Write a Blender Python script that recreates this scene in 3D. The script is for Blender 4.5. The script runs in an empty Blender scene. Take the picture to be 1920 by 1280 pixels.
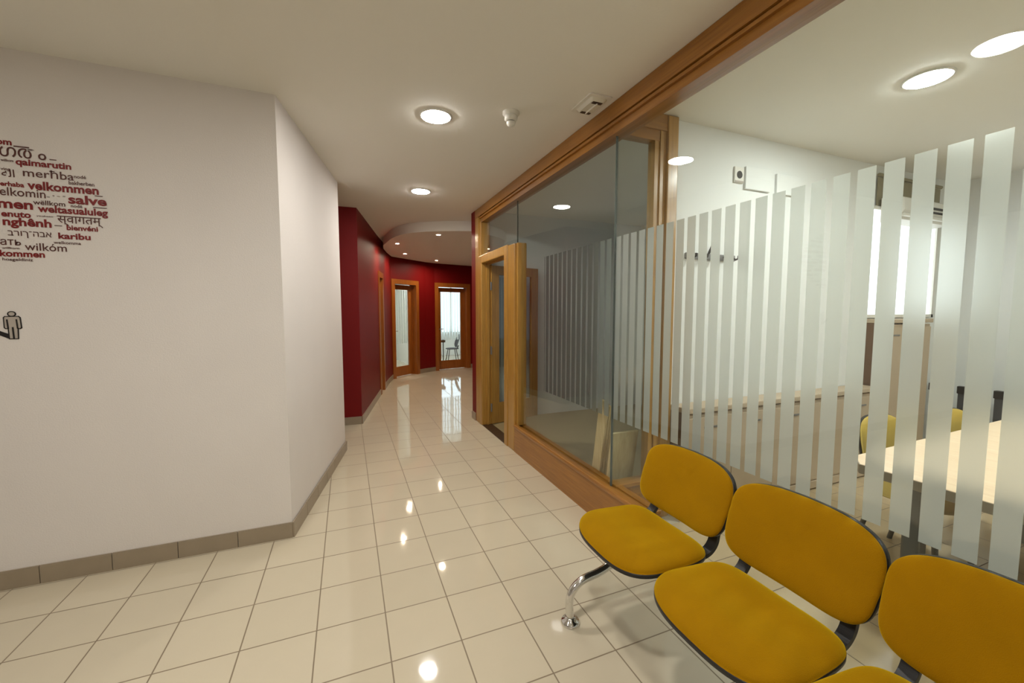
import bpy, bmesh, math, random
from mathutils import Vector, Matrix
random.seed(4)
S = 0.3                      # one floor tile = 0.30 m; all coordinates below are in tiles
sc = bpy.context.scene
COL = sc.collection
PI = math.pi

# ------------------------------------------------------------------ materials
def new_mat(name):
    m = bpy.data.materials.new(name); m.use_nodes = True
    nt = m.node_tree; nt.nodes.clear()
    out = nt.nodes.new('ShaderNodeOutputMaterial')
    return m, nt, out

def lin(r, g, b):
    f = lambda c: (c/255/12.92) if c/255 <= .04045 else ((c/255+.055)/1.055)**2.4
    return (f(r), f(g), f(b), 1)

def principled(name, col, rough=.6, metal=0, bump=0, bscale=60, spec=.5, var=0, vscale=8, sheen=0, coat=0):
    m, nt, out = new_mat(name)
    p = nt.nodes.new('ShaderNodeBsdfPrincipled')
    p.inputs['Base Color'].default_value = col
    p.inputs['Roughness'].default_value = rough
    p.inputs['Metallic'].default_value = metal
    p.inputs['Specular IOR Level'].default_value = spec
    p.inputs['Sheen Weight'].default_value = sheen
    p.inputs['Coat Weight'].default_value = coat
    nt.links.new(p.outputs[0], out.inputs[0])
    tc = nt.nodes.new('ShaderNodeTexCoord')
    if var:
        n = nt.nodes.new('ShaderNodeTexNoise'); n.inputs['Scale'].default_value = vscale; n.inputs['Detail'].default_value = 4
        nt.links.new(tc.outputs['Object'], n.inputs['Vector'])
        r = nt.nodes.new('ShaderNodeMapRange'); r.inputs[1].default_value = .3; r.inputs[2].default_value = .7
        r.inputs[3].default_value = 1-var; r.inputs[4].default_value = 1+var
        nt.links.new(n.outputs['Fac'], r.inputs[0])
        v = nt.nodes.new('ShaderNodeVectorMath'); v.operation = 'SCALE'; v.inputs[0].default_value = col[:3]
        nt.links.new(r.outputs[0], v.inputs['Scale']); nt.links.new(v.outputs[0], p.inputs['Base Color'])
    if bump:
        n = nt.nodes.new('ShaderNodeTexNoise'); n.inputs['Scale'].default_value = bscale; n.inputs['Detail'].default_value = 3
        nt.links.new(tc.outputs['Object'], n.inputs['Vector'])
        b = nt.nodes.new('ShaderNodeBump'); b.inputs['Strength'].default_value = bump; b.inputs['Distance'].default_value = .01
        nt.links.new(n.outputs['Fac'], b.inputs['Height']); nt.links.new(b.outputs[0], p.inputs['Normal'])
    return m

def wood(name, c1, c2, rough=.32, axis=2, scale=3.0, coat=.3):
    m, nt, out = new_mat(name)
    p = nt.nodes.new('ShaderNodeBsdfPrincipled'); p.inputs['Roughness'].default_value = rough
    p.inputs['Coat Weight'].default_value = coat; p.inputs['Coat Roughness'].default_value = .18
    tc = nt.nodes.new('ShaderNodeTexCoord'); mp = nt.nodes.new('ShaderNodeMapping')
    s = [22*scale/3]*3; s[axis] = 1.1*scale/3
    mp.inputs['Scale'].default_value = s
    n = nt.nodes.new('ShaderNodeTexNoise'); n.inputs['Scale'].default_value = 3; n.inputs['Detail'].default_value = 6
    n.inputs['Distortion'].default_value = .5
    cr = nt.nodes.new('ShaderNodeValToRGB')
    cr.color_ramp.elements[0].position = .3; cr.color_ramp.elements[0].color = c1
    cr.color_ramp.elements[1].position = .72; cr.color_ramp.elements[1].color = c2
    nt.links.new(tc.outputs['Object'], mp.inputs[0]); nt.links.new(mp.outputs[0], n.inputs['Vector'])
    nt.links.new(n.outputs['Fac'], cr.inputs[0]); nt.links.new(cr.outputs[0], p.inputs['Base Color'])
    b = nt.nodes.new('ShaderNodeBump'); b.inputs['Strength'].default_value = .04; b.inputs['Distance'].default_value = .002
    nt.links.new(n.outputs['Fac'], b.inputs['Height']); nt.links.new(b.outputs[0], p.inputs['Normal'])
    nt.links.new(p.outputs[0], out.inputs[0])
    return m

def tile_floor(name, base, grout, gw=.011, rough=.045):
    m, nt, out = new_mat(name); L = nt.links
    p = nt.nodes.new('ShaderNodeBsdfPrincipled')
    tc = nt.nodes.new('ShaderNodeTexCoord'); sp = nt.nodes.new('ShaderNodeSeparateXYZ')
    L.new(tc.outputs['Object'], sp.inputs[0])
    def M(op, a, b=None, c=None):
        n = nt.nodes.new('ShaderNodeMath'); n.operation = op
        for i, v in enumerate((a, b, c)):
            if v is None: continue
            if isinstance(v, (int, float)): n.inputs[i].default_value = v
            else: L.new(v, n.inputs[i])
        return n.outputs[0]
    ux = M('DIVIDE', sp.outputs[0], S); uy = M('DIVIDE', sp.outputs[1], S)
    dx = M('ABSOLUTE', M('SUBTRACT', ux, M('ROUND', ux))); dy = M('ABSOLUTE', M('SUBTRACT', uy, M('ROUND', uy)))
    d = M('MINIMUM', dx, dy)
    fac = M('SMOOTH_MIN', 1.0, M('MAXIMUM', M('DIVIDE', M('SUBTRACT', d, gw*.5), gw*.7), 0.0), 0.0)   # 0 in the joint, 1 on the tile
    cell = nt.nodes.new('ShaderNodeCombineXYZ'); L.new(M('FLOOR', ux), cell.inputs[0]); L.new(M('FLOOR', uy), cell.inputs[1])
    wn = nt.nodes.new('ShaderNodeTexWhiteNoise'); L.new(cell.outputs[0], wn.inputs['Vector'])
    nz = nt.nodes.new('ShaderNodeTexNoise'); nz.inputs['Scale'].default_value = 9; nz.inputs['Detail'].default_value = 5
    L.new(tc.outputs['Object'], nz.inputs['Vector'])
    v = M('ADD', M('MULTIPLY', wn.outputs['Value'], .045), M('MULTIPLY', nz.outputs['Fac'], .05))
    k = M('ADD', v, .952)
    sc_ = nt.nodes.new('ShaderNodeVectorMath'); sc_.operation = 'SCALE'; sc_.inputs[0].default_value = base[:3]; L.new(k, sc_.inputs['Scale'])
    mx = nt.nodes.new('ShaderNodeMix'); mx.data_type = 'RGBA'; L.new(fac, mx.inputs[0])
    mx.inputs[6].default_value = grout; L.new(sc_.outputs[0], mx.inputs[7]); L.new(mx.outputs[2], p.inputs['Base Color'])
    L.new(M('ADD', M('MULTIPLY', M('SUBTRACT', 1.0, fac), .6), rough), p.inputs['Roughness'])
    # each tile sits a hair out of level, with a slight glaze ripple
    n2 = nt.nodes.new('ShaderNodeTexNoise'); n2.inputs['Scale'].default_value = 3.2; L.new(tc.outputs['Object'], n2.inputs['Vector'])
    tilt = M('MULTIPLY', M('ADD', M('MULTIPLY', M('SUBTRACT', wn.outputs['Value'], .5), M('FRACT', ux)), M('MULTIPLY', M('SUBTRACT', M('FRACT', M('MULTIPLY', wn.outputs['Value'], 7.3)), .5), M('FRACT', uy))), .0006)
    h = M('ADD', M('ADD', M('MULTIPLY', fac, .0008), tilt), M('MULTIPLY', n2.outputs['Fac'], .0022))
    b = nt.nodes.new('ShaderNodeBump'); b.inputs['Strength'].default_value = .55; b.inputs['Distance'].default_value = 1.0
    L.new(h, b.inputs['Height']); L.new(b.outputs[0], p.inputs['Normal'])
    L.new(p.outputs[0], out.inputs[0])
    return m

def emit(name, col, strength):
    m, nt, out = new_mat(name)
    e = nt.nodes.new('ShaderNodeEmission'); e.inputs[0].default_value = col; e.inputs[1].default_value = strength
    nt.links.new(e.outputs[0], out.inputs[0]); return m

def glass_mat(name, tint=(.93, .955, .94, 1), r0=.043):
    # thin architectural glass: clear transmission plus Fresnel reflection, same from both sides
    m, nt, out = new_mat(name); L = nt.links
    g = nt.nodes.new('ShaderNodeNewGeometry'); dt = nt.nodes.new('ShaderNodeVectorMath'); dt.operation = 'DOT_PRODUCT'
    L.new(g.outputs['Incoming'], dt.inputs[0]); L.new(g.outputs['Normal'], dt.inputs[1])
    def M(op, a, b=None):
        n = nt.nodes.new('ShaderNodeMath'); n.operation = op; n.use_clamp = True if op == 'ADD' else False
        for i, v in enumerate((a, b)):
            if v is None: continue
            if isinstance(v, (int, float)): n.inputs[i].default_value = v
            else: L.new(v, n.inputs[i])
        return n.outputs[0]
    c = M('ABSOLUTE', dt.outputs['Value']); f = M('POWER', M('SUBTRACT', 1.0, c), 5.0)
    R = M('ADD', M('MULTIPLY', f, 1-r0), r0)
    t = nt.nodes.new('ShaderNodeBsdfTransparent'); t.inputs[0].default_value = tint
    gl = nt.nodes.new('ShaderNodeBsdfGlossy'); gl.inputs['Roughness'].default_value = .0; gl.inputs[0].default_value = (1, 1, 1, 1)
    mx = nt.nodes.new('ShaderNodeMixShader'); L.new(R, mx.inputs[0]); L.new(t.outputs[0], mx.inputs[1]); L.new(gl.outputs[0], mx.inputs[2])
    L.new(mx.outputs[0], out.inputs[0]); return m

def film_mat(name):
    m, nt, out = new_mat(name); L = nt.links
    tr = nt.nodes.new('ShaderNodeBsdfTranslucent'); tr.inputs[0].default_value = (.66, .68, .645, 1)
    df = nt.nodes.new('ShaderNodeBsdfDiffuse'); df.inputs[0].default_value = (.72, .74, .72, 1)
    rf = nt.nodes.new('ShaderNodeBsdfRefraction'); rf.inputs['Roughness'].default_value = .55; rf.inputs['IOR'].default_value = 1.18
    rf.inputs[0].default_value = (.66, .675, .65, 1)
    a = nt.nodes.new('ShaderNodeMixShader'); a.inputs[0].default_value = .55
    L.new(tr.outputs[0], a.inputs[1]); L.new(rf.outputs[0], a.inputs[2])
    b = nt.nodes.new('ShaderNodeMixShader'); b.inputs[0].default_value = .04
    L.new(a.outputs[0], b.inputs[1]); L.new(df.outputs[0], b.inputs[2])
    L.new(b.outputs[0], out.inputs[0]); return m

M_wall = principled('painted_plaster', (.715, .668, .635, 1), .75, bump=.10, bscale=140, var=.012, vscale=3)
M_wall_b = principled('painted_plaster_white', (.80, .81, .79, 1), .75, bump=.08, bscale=140)
M_ceil = principled('ceiling_paint', (.84, .82, .77, 1), .85, bump=.05, bscale=120)
M_red = principled('red_paint', (.17, .0035, .004, 1), .5, bump=.06, bscale=120, spec=.22)
M_base = principled('skirting_tile', (.30, .24, .17, 1), .3, var=.04, vscale=10)
M_floor = tile_floor('floor_tiles', (.56, .49, .365, 1), (.20, .15, .095, 1))
M_wood_v = wood('beech_vertical', lin(154, 111, 48), lin(180, 136, 62), axis=2)
M_wood_y = wood('beech_along', lin(134, 86, 30), lin(160, 108, 42), axis=1)
M_wood_x = wood('beech_across', lin(138, 92, 34), lin(164, 114, 46), axis=0)
M_wood_far = wood('beech_door', lin(140, 78, 26), lin(168, 98, 38), axis=2)
M_dark = principled('dark_stone', lin(60, 42, 28), .35)
M_glass = glass_mat('clear_glass')
M_film = film_mat('frosted_film')
M_seal = principled('glass_joint', (.10, .12, .11, 1), .2)
M_yellow = principled('yellow_velvet', (.315, .150, .0003, 1), .85, bump=.25, bscale=420, var=.06, vscale=7, sheen=.0, spec=.08)
_p = [n for n in M_yellow.node_tree.nodes if n.type == 'BSDF_PRINCIPLED'][0]
_p.inputs['Sheen Weight'].default_value = .95; _p.inputs['Sheen Roughness'].default_value = .45; _p.inputs['Sheen Tint'].default_value = (1, .71, .02, 1)
M_black = principled('black_plastic', (.012, .011, .011, 1), .42, bump=.1, bscale=500)
M_chrome = principled('chrome', (.78, .78, .78, 1), .12, metal=1)
M_white = principled('white_plastic', (.78, .76, .70, 1), .4)
M_grey = principled('grey_metal', (.22, .22, .22, 1), .35, metal=.6)
M_ring = principled('lamp_ring', (.8, .8, .78, 1), .4)
M_lens = principled('clear_lens', (.72, .70, .62, 1), .18, spec=.7)
M_redink = principled('red_vinyl', lin(120, 18, 18), .45)
M_brownink = principled('brown_vinyl', lin(82, 40, 34), .45)
M_blackink = principled('black_vinyl', (.008, .006, .006, 1), .5)
M_greyink = principled('grey_vinyl', lin(178, 168, 158), .5)
M_faintink = principled('faint_vinyl', lin(140, 120, 112), .5)
M_table = wood('pale_table_top', lin(240, 208, 170), lin(250, 224, 188), axis=1, scale=2, coat=.1)
M_tedge = principled('table_edge', lin(176, 164, 146), .5)
M_beige = principled('beige_laminate', lin(188, 168, 142), .5, var=.02)
M_brown = principled('brown_laminate', lin(104, 78, 56), .5)
M_board = wood('raw_board', lin(196, 172, 128), lin(214, 192, 150), axis=2, coat=0, rough=.7)
M_dgrey = principled('dark_grey_fabric', lin(70, 70, 72), .8, bump=.1, bscale=400)
M_olive = principled('mustard_fabric', lin(176, 150, 66), .85)
M_warm = emit('lamp_warm', (1, .965, .90, 1), 212)
M_warmhall = emit('lamp_hall', (1, .96, .90, 1), 340)
M_dimhall = emit('lamp_hall_dim', (1, .96, .89, 1), 50)
M_cool = emit('lamp_cool', (.96, 1, .97, 1), 232)
M_spot = emit('spot_warm', (1, .84, .62, 1), 1350)
M_day = emit('daylight_pane', (.95, .99, 1, 1), 1.9)
M_daystrong = emit('daylight_pane_bright', (.72, .88, 1, 1), 2.8)
M_fill = emit('fill_glow_pane', (.72, .86, 1, 1), .45)  # soft bluish fill glow for the added, unseen window of the dark room
M_blind = principled('beige_blind', lin(150, 142, 118), .8)

# ------------------------------------------------------------------ mesh helpers
class MB:
    def __init__(s): s.v = []; s.f = []; s.sm = []; s.mi = []; s.cur = 0
    def add(s, vs, fs, smooth=False):
        o = len(s.v); s.v += [tuple(p) for p in vs]
        for f in fs: s.f.append([o+i for i in f]); s.sm.append(smooth); s.mi.append(s.cur)
        return s
    def box(s, x0, x1, y0, y1, z0, z1):
        vs = [(x, y, z) for x in (x0, x1) for y in (y0, y1) for z in (z0, z1)]
        return s.add(vs, [(0, 1, 3, 2), (4, 6, 7, 5), (0, 4, 5, 1), (2, 3, 7, 6), (0, 2, 6, 4), (1, 5, 7, 3)])
    def bbox(s, x0, x1, y0, y1, z0, z1, b=.02):
        # box with bevelled edges
        bm = bmesh.new(); bmesh.ops.create_cube(bm, size=1)
        for v in bm.verts: v.co = Vector(((x0+x1)/2+v.co.x*(x1-x0), (y0+y1)/2+v.co.y*(y1-y0), (z0+z1)/2+v.co.z*(z1-z0)))
        b = min(b, .45*min(x1-x0, y1-y0, z1-z0))
        bmesh.ops.bevel(bm, geom=list(bm.edges), offset=b, segments=2, profile=.5, affect='EDGES')
        bm.verts.index_update(); s.add([v.co for v in bm.verts], [[v.index for v in f.verts] for f in bm.faces]); bm.free(); return s
    def obox(s, p, q, w0, w1, z0, z1):
        # box along the plan line p->q, from w0 to w1 to its left
        d = Vector((q[0]-p[0], q[1]-p[1])).normalized(); n = Vector((-d.y, d.x))
        P = [Vector(p)+n*w0, Vector(p)+n*w1, Vector(q)+n*w0, Vector(q)+n*w1]
        vs = [(a.x, a.y, z) for a in P for z in (z0, z1)]
        return s.add(vs, [(0, 1, 3, 2), (4, 6, 7, 5), (0, 4, 5, 1), (2, 3, 7, 6), (0, 2, 6, 4), (1, 5, 7, 3)])
    def strip(s, pts, w0, w1, z0, z1):
        # continuous mitred wall along a plan polyline
        n = len(pts); offs = []
        for i in range(n):
            a = Vector(pts[max(i-1, 0)]); b = Vector(pts[min(i+1, n-1)]); c = Vector(pts[i])
            d1 = (c-a).normalized() if i > 0 else (b-c).normalized(); d2 = (b-c).normalized() if i < n-1 else d1
            n1 = Vector((-d1.y, d1.x)); n2 = Vector((-d2.y, d2.x)); m = (n1+n2); m = m.normalized()/max(.3, m.normalized().dot(n1))
            offs.append((c+m*w0, c+m*w1))
        vs = []
        for a, b in offs: vs += [(a.x, a.y, z0), (a.x, a.y, z1), (b.x, b.y, z0), (b.x, b.y, z1)]
        fs = []
        for i in range(n-1):
            o = 4*i; fs += [(o, o+4, o+5, o+1), (o+2, o+3, o+7, o+6), (o+1, o+5, o+7, o+3), (o, o+2, o+6, o+4)]
        o = 4*(n-1); fs += [(0, 1, 3, 2), (o, o+2, o+3, o+1)]
        return s.add(vs, fs)
    def prism(s, pts, z0, z1):
        n = len(pts); vs = [(x, y, z0) for x, y in pts]+[(x, y, z1) for x, y in pts]
        return s.add(vs, [list(range(n))[::-1], list(range(n, 2*n))]+[(i, (i+1) % n, n+(i+1) % n, n+i) for i in range(n)])
    def lathe(s, prof, c=(0, 0, 0), seg=40, smooth=True):
        # prof: list of (r, z)
        vs = []; fs = []; n = len(prof)
        for r, z in prof:
            for k in range(seg): a = 2*PI*k/seg; vs.append((c[0]+r*math.cos(a), c[1]+r*math.sin(a), c[2]+z))
        for i in range(n-1):
            for k in range(seg): k2 = (k+1) % seg; fs.append((i*seg+k, i*seg+k2, (i+1)*seg+k2, (i+1)*seg+k))
        s.add(vs, fs, smooth)
        s.add(vs[:seg], [list(range(seg))[::-1]]); s.add(vs[-seg:], [list(range(seg))]); return s
    def tube(s, pts, r, seg=14, smooth=True, rad=None):
        P = [Vector(p) for p in pts]; n = len(P); rings = []
        t0 = (P[1]-P[0]).normalized(); up = Vector((0, 0, 1)) if abs(t0.z) < .9 else Vector((1, 0, 0))
        u = t0.cross(up).normalized()
        for i in range(n):
            t = (P[min(i+1, n-1)]-P[max(i-1, 0)]).normalized()
            u = (u-t*u.dot(t)).normalized(); w = t.cross(u)
            rr = rad[i] if rad else r
            rings.append([P[i]+(u*math.cos(2*PI*k/seg)+w*math.sin(2*PI*k/seg))*rr for k in range(seg)])
        vs = [p for ring in rings for p in ring]
        fs = [(i*seg+k, i*seg+(k+1) % seg, (i+1)*seg+(k+1) % seg, (i+1)*seg+k) for i in range(n-1) for k in range(seg)]
        s.add(vs, fs, smooth); s.add(rings[0], [list(range(seg))[::-1]]); s.add(rings[-1], [list(range(seg))]); return s
    def ribbon(s, pts, halfw, th, wdir):
        # flat strap with thickness swept along pts; wdir = width direction
        P = [Vector(p) for p in pts]; w = Vector(wdir).normalized(); vs = []; n = len(P)
        for i in range(n):
            t = (P[min(i+1, n-1)]-P[max(i-1, 0)]).normalized(); nn = t.cross(w).normalized()
            for a, b in ((-1, -1), (1, -1), (1, 1), (-1, 1)): vs.append(P[i]+w*halfw*a+nn*th*.5*b)
        fs = [(4*i+k, 4*i+(k+1) % 4, 4*i+4+(k+1) % 4, 4*i+4+k) for i in range(n-1) for k in range(4)]
        fs += [(3, 2, 1, 0), tuple(4*(n-1)+k for k in range(4))]
        return s.add(vs, fs)
    def build(s, name, mat, parent=None, origin=None, kind=None, subsurf=0, fix=True):
        ox = Vector(origin) if origin is not None else (Vector(parent['_o']) if parent is not None else Vector((0, 0, 0)))
        me = bpy.data.meshes.new(name)
        me.from_pydata([tuple((Vector(p)-ox)*S) for p in s.v], [], s.f)
        mats = mat if isinstance(mat, (list, tuple)) else [mat]
        for m in mats: me.materials.append(m)
        for p, a, b in zip(me.polygons, s.sm, s.mi): p.use_smooth = a; p.material_index = b
        if fix:
            bm = bmesh.new(); bm.from_mesh(me); bmesh.ops.recalc_face_normals(bm, faces=bm.faces); bm.to_mesh(me); bm.free()
        o = bpy.data.objects.new(name, me); COL.objects.link(o)
        o['_o'] = list(ox)
        if parent is not None:
            o.parent = parent; o.location = (ox-Vector(parent['_o']))*S
        else: o.location = ox*S
        if kind: o['kind'] = kind
        if subsurf:
            md = o.modifiers.new('smooth', 'SUBSURF'); md.levels = subsurf; md.render_levels = subsurf
        return o

def empty(name, origin, label=None, cat=None, group=None, kind=None):
    o = bpy.data.objects.new(name, None); COL.objects.link(o)
    o.empty_display_size = .05
    o.location = Vector(origin)*S; o['_o'] = list(origin)
    if label: o['label'] = label
    if cat: o['category'] = cat
    if group: o['group'] = group
    if kind: o['kind'] = kind
    return o

def tag(o, label, cat, group=None):
    o['label'] = label; o['category'] = cat
    if group: o['group'] = group
    return o

def copy_tree(root, origin, label=None, rotz=0):
    def cp(o, parent):
        c = o.copy(); COL.objects.link(c); c.parent = parent
        for ch in [x for x in bpy.data.objects if x.parent == o]: cp(ch, c)
        return c
    kids = [x for x in bpy.data.objects if x.parent == root]
    r = root.copy(); COL.objects.link(r); r.location = Vector(origin)*S; r['_o'] = list(origin); r.rotation_euler.z = rotz
    for ch in kids: cp(ch, r)
    if label: r['label'] = label
    return r

H = 9.15         # ceiling height
# ------------------------------------------------------------------ floor, ceiling
MB().box(-16, 22, -16, 40, -.3, 0).build('floor', M_floor, kind='structure', origin=(0, 0, 0))
MB().box(-16, 22, -16, 40, H, H+.4).build('ceiling', M_ceil, kind='structure', origin=(0, 0, 0))

# ------------------------------------------------------------------ left white wall with the angled end
wl = [(-15.6, 2.07), (-.66, 2.07), (.38, 7.62), (-15.6, 7.62)]
MB().prism(wl, 0, H).build('wall_left', M_wall, kind='structure')
def skirting(name, pts, h=.33, w=.035, mat=None, joints=True):
    b = MB(); b.strip(pts, -w, 0, 0, h); b.build(name, mat or M_base, kind='structure')
# skirting follows the plan line with its outer face on the tile line (joints as thin grooves)
def skirting_tiles(name, pts, h=.33, w=.04, gap=.012):
    b = MB()
    for p, q in zip(pts[:-1], pts[1:]):
        d = Vector((q[0]-p[0], q[1]-p[1])); L = d.length; n = max(1, round(L)); 
        for k in range(n):
            a = Vector(p)+d*(k/n); c = Vector(p)+d*((k+1)/n-gap/L)
            b.obox(a, c, -w, 0, 0, h-.015)
            b.obox(a, c, -w+.01, 0, h-.015, h)
    b.build(name, M_base, kind='structure')
skirting_tiles('baseboard_left', [(-15.63, 2.07), (-.64, 2.07)])
skirting_tiles('baseboard_column', [(-.655, 2.045), (.40, 7.62)])

# hall behind and beside the camera (closes the room)
MB().box(-16, 6.3, -15.4, -15, 0, H).build('wall_back', M_wall, kind='structure')
MB().box(-15.9, -15.5, -15, 2.05, 0, H).build('wall_far_left', M_wall, kind='structure')

# ------------------------------------------------------------------ red walls of the round lobby
W = [(-9, 11.12), (1.04, 10.96), (2.25, 17.07), (2.64, 18.86), (3.02, 20.7), (3.5, 22.55), (5.7, 24.47), (6.35, 24.98), (7.16, 25.47), (10.33, 26.25),
     (11.3, 26.3), (13.2, 25.4), (14.8, 22.6), (15.4, 19), (15.0, 15), (13.6, 12), (12.2, 10.55), (11.2, 10.15), (5.77, 10.15)]
TH = .55
DZ = 7.16
i1, i2, i3 = 2, 5, 8
b = MB(); b.strip(W[:i1+1], 0, TH, 0, H)
b.build('wall_red_near', M_red, kind='structure')
b = MB(); b.strip(W[i1+1:i2+1], 0, TH, 0, H); b.obox(W[2], W[3], 0, TH, DZ-.1, H); b.obox(W[5], W[6], 0, TH, DZ-.1, H)
b.strip(W[6:9], 0, TH, 0, H); b.obox(W[8], W[9], 0, TH, DZ-.1, H)
b.build('wall_red_far', M_red, kind='structure')
b = MB(); b.strip(W[9:], 0, TH, 0, H)
b.build('wall_red_right', M_red, kind='structure')
for nm, pts in (('baseboard_red_near', W[:3]), ('baseboard_red_middle', W[3:6]), ('baseboard_red_far', W[6:9]), ('baseboard_red_right', W[9:13])):
    skirting_tiles(nm, pts)
skirting_tiles('baseboard_red_end', [(5.77, 10.17), (5.77, 9.62)])
skirting_tiles('baseboard_red_return', [(6.3, 10.15), (5.77, 10.15)])
MB().box(-9.4, -9, 7.62, 11.6, 0, H).build('wall_passage', M_red, kind='structure')

# dropped round soffit
near = [(2.62, 17.6), (2.70, 16.6), (2.84, 15.2), (3.12, 13.95), (3.57, 13.15), (4.2, 12.55), (5.1, 12.02), (6.2, 11.6), (7.6, 11.35), (9.2, 11.4), (10.8, 11.9), (12.2, 12.9)]
farp = [(14.0, 14.5), (15.1, 17), (15.3, 20), (14.2, 23.4), (12.6, 25.4), (11.2, 26.1), (10.3, 26.1), (7.2, 25.3), (6.4, 24.9), (5.75, 24.35), (3.56, 22.45), (3.08, 20.6), (2.72, 18.8)]
def smooth_poly(pts, n=4):
    out = []
    for i in range(len(pts)-1):
        p0 = Vector(pts[max(i-1, 0)]); p1 = Vector(pts[i]); p2 = Vector(pts[i+1]); p3 = Vector(pts[min(i+2, len(pts)-1)])
        for k in range(n):
            t = k/n; out.append(tuple(.5*((2*p1)+(-p0+p2)*t+(2*p0-5*p1+4*p2-p3)*t*t+(-p0+3*p1-3*p2+p3)*t**3)))
    out.append(tuple(pts[-1])); return out
MB().prism(smooth_poly(near)+farp, 8.68, H).build('ceiling_soffit', M_ceil, kind='structure')

# ------------------------------------------------------------------ doors in the red wall
def wall_door(name, P, Q, lobby_depth, casing=.32, leaf=True, film=True, open_dark=False, side=1):
    P = Vector(P); Q = Vector(Q); d = (Q-P).normalized(); c = (P+Q)/2
    root = empty(name, (c.x, c.y, 0), kind='structure')
    b = MB()
    Pa, Pb = P, P+d*casing; Qa, Qb = Q-d*casing, Q
    for a, e in ((Pa, Pb), (Qa, Qb)):
        b.obox(a, e, -.06, .0, 0, DZ); b.obox(a+d*.02, e-d*.02, 0, TH+.06, 0, DZ-.02)
    b.obox(Pb, Qa, -.06, 0, 6.83, DZ); b.obox(Pb, Qa, 0, TH+.06, 6.83, DZ-.02)
    b.obox(Pb, Pb+d*.05, .3, .38, 0, 6.83); b.obox(Qa-d*.05, Qa, .3, .38, 0, 6.83)
    b.build('door_frame', M_wood_far, root)
    if leaf:
        lf = MB(); a = Pb+d*.02; e = Qa-d*.02; st = .36
        lf.obox(a, a+d*st, .38, .50, .03, 6.8); lf.obox(e-d*st, e, .38, .50, .03, 6.8)
        lf.obox(a+d*st, e-d*st, .38, .50, .03, .75); lf.obox(a+d*st, e-d*st, .38, .50, 6.45, 6.8)
        lo = lf.build('door_leaf', M_wood_far, root)
        g = MB(); g.obox(a+d*st, e-d*st, .425, .455, .75, 6.45); g.build('glass_pane', M_glass, lo)
        if film:
            f = MB(); L = ((e-d*st)-(a+d*st)).length; s = .0; nn = Vector((-d.y, d.x))
            while s < L-.02:
                w = min(.177, L-s); u = a+d*(st+s)+nn*.46; v = a+d*(st+s+w)+nn*.46
                f.add([(u.x, u.y, 2.45), (v.x, v.y, 2.45), (v.x, v.y, 6.4), (u.x, u.y, 6.4)], [(0, 1, 2, 3)]); s += .253
            f.build('frosted_film', M_film, lo, fix=False)
        h = MB(); u = a+d*.18
        n = Vector((-d.y, d.x)); pc = u-n*(-.30)
        h.tube([(pc.x, pc.y, 3.4), (pc.x+d.x*.38, pc.y+d.y*.38, 3.4)], .03, 8)
        h.tube([(u.x+n.x*.38, u.y+n.y*.38, 3.4), (pc.x, pc.y, 3.4)], .03, 8)
        h.build('door_handle', M_chrome, lo)
    return root
wall_door('door_2', W[2], W[3], 1, leaf=False)
wall_door('door_3', W[5], W[6], 1)
wall_door('door_4', W[8], W[9], 1)
# rooms behind the three lobby doors
MB().box(-7.5, -7.2, 13, 36, 0, H).build('wall_office_left', M_wall_b, kind='structure')
MB().obox((2.6, 21.4), (-7.3, 23.5), 0, .3, 0, H).build('wall_office_partition', M_wall_b, kind='structure')
MB().obox((6.35, 25.6), (5.0, 37), -.15, .15, 0, H).build('wall_room_divider', M_wall_b, kind='structure')
MB().box(-7.5, 22, 37, 37.3, 0, H).build('wall_end', M_wall_b, kind='structure')
MB().obox((11.6, 26.9), (16.5, 37), -.3, 0, 0, H).build('wall_room_right', M_wall_b, kind='structure')
MB().box(-7.5, .8, 12.6, 12.9, 0, H).build('wall_office_near', M_wall_b, kind='structure')
wn = empty('window_5', (9.5, 36.9, 0), kind='structure')
MB().box(6.6, 13.5, 36.86, 36.92, 2.6, 8.6).build('window_pane', M_daystrong, wn)
fr = MB()
for x in (6.5, 8.9, 11.2, 13.5): fr.box(x-.08, x+.08, 36.78, 36.95, 2.5, 8.7)
fr.box(6.42, 13.58, 36.78, 36.95, 2.42, 2.6); fr.box(6.42, 13.58, 36.78, 36.95, 8.6, 8.78)
fr.build('window_frame', M_white, wn)
skirting_tiles('baseboard_room_right', [(16.3, 36.9), (11.7, 27.4)])

# ------------------------------------------------------------------ corridor glazing (glazed room side)
XF = 5.77                                           # face of the joinery
def film_stripes(b, x, y_hi, y_lo, y0, step=.2515, w=.179, z0=2.45, z1=6.45):
    # vertical bands of frosting, one band edge on y0
    k = math.floor((y_lo-y0)/step)-1
    while y0+k*step < y_hi+step:
        ya = y0+k*step; k += 1
        a, c = min(ya, y_hi), max(ya-w, y_lo)
        if a-c > .01: b.add([(x, c, z0), (x, a, z0), (x, a, z1), (x, c, z1)], [(0, 1, 2, 3)])
w1 = empty('window_1', (6, 3, 0), kind='structure')
b = MB()
b.box(XF, 6.30, 5.30, 9.60, 8.80, H-.01); b.box(5.86, 6.2, 5.30, 9.1, 8.56, 8.80)
b.box(XF, 6.30, -.12, 5.30, 8.80, H-.01); b.box(5.86, 6.2, -.12, 5.30, 8.56, 8.80); b.box(5.80, 6.22, -.12, 9.1, 8.72, 8.78)
b.build('header', M_wood_y, w1)
b = MB(); b.bbox(XF, 6.30, 9.17, 9.60, 0, 8.80, .02); b.box(5.86, 6.2, 9.02, 9.17, 7.16, 8.56); b.bbox(5.83, 6.24, 9.08, 9.17, 7.16, 8.6, .02)
b.build('jamb', M_wood_v, w1)
b = MB(); b.bbox(XF+.03, 6.27, 5.24, 5.83, 0, 7.12, .03); b.box(5.88, 6.18, 5.08, 5.24, .95, 7.12)
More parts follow.
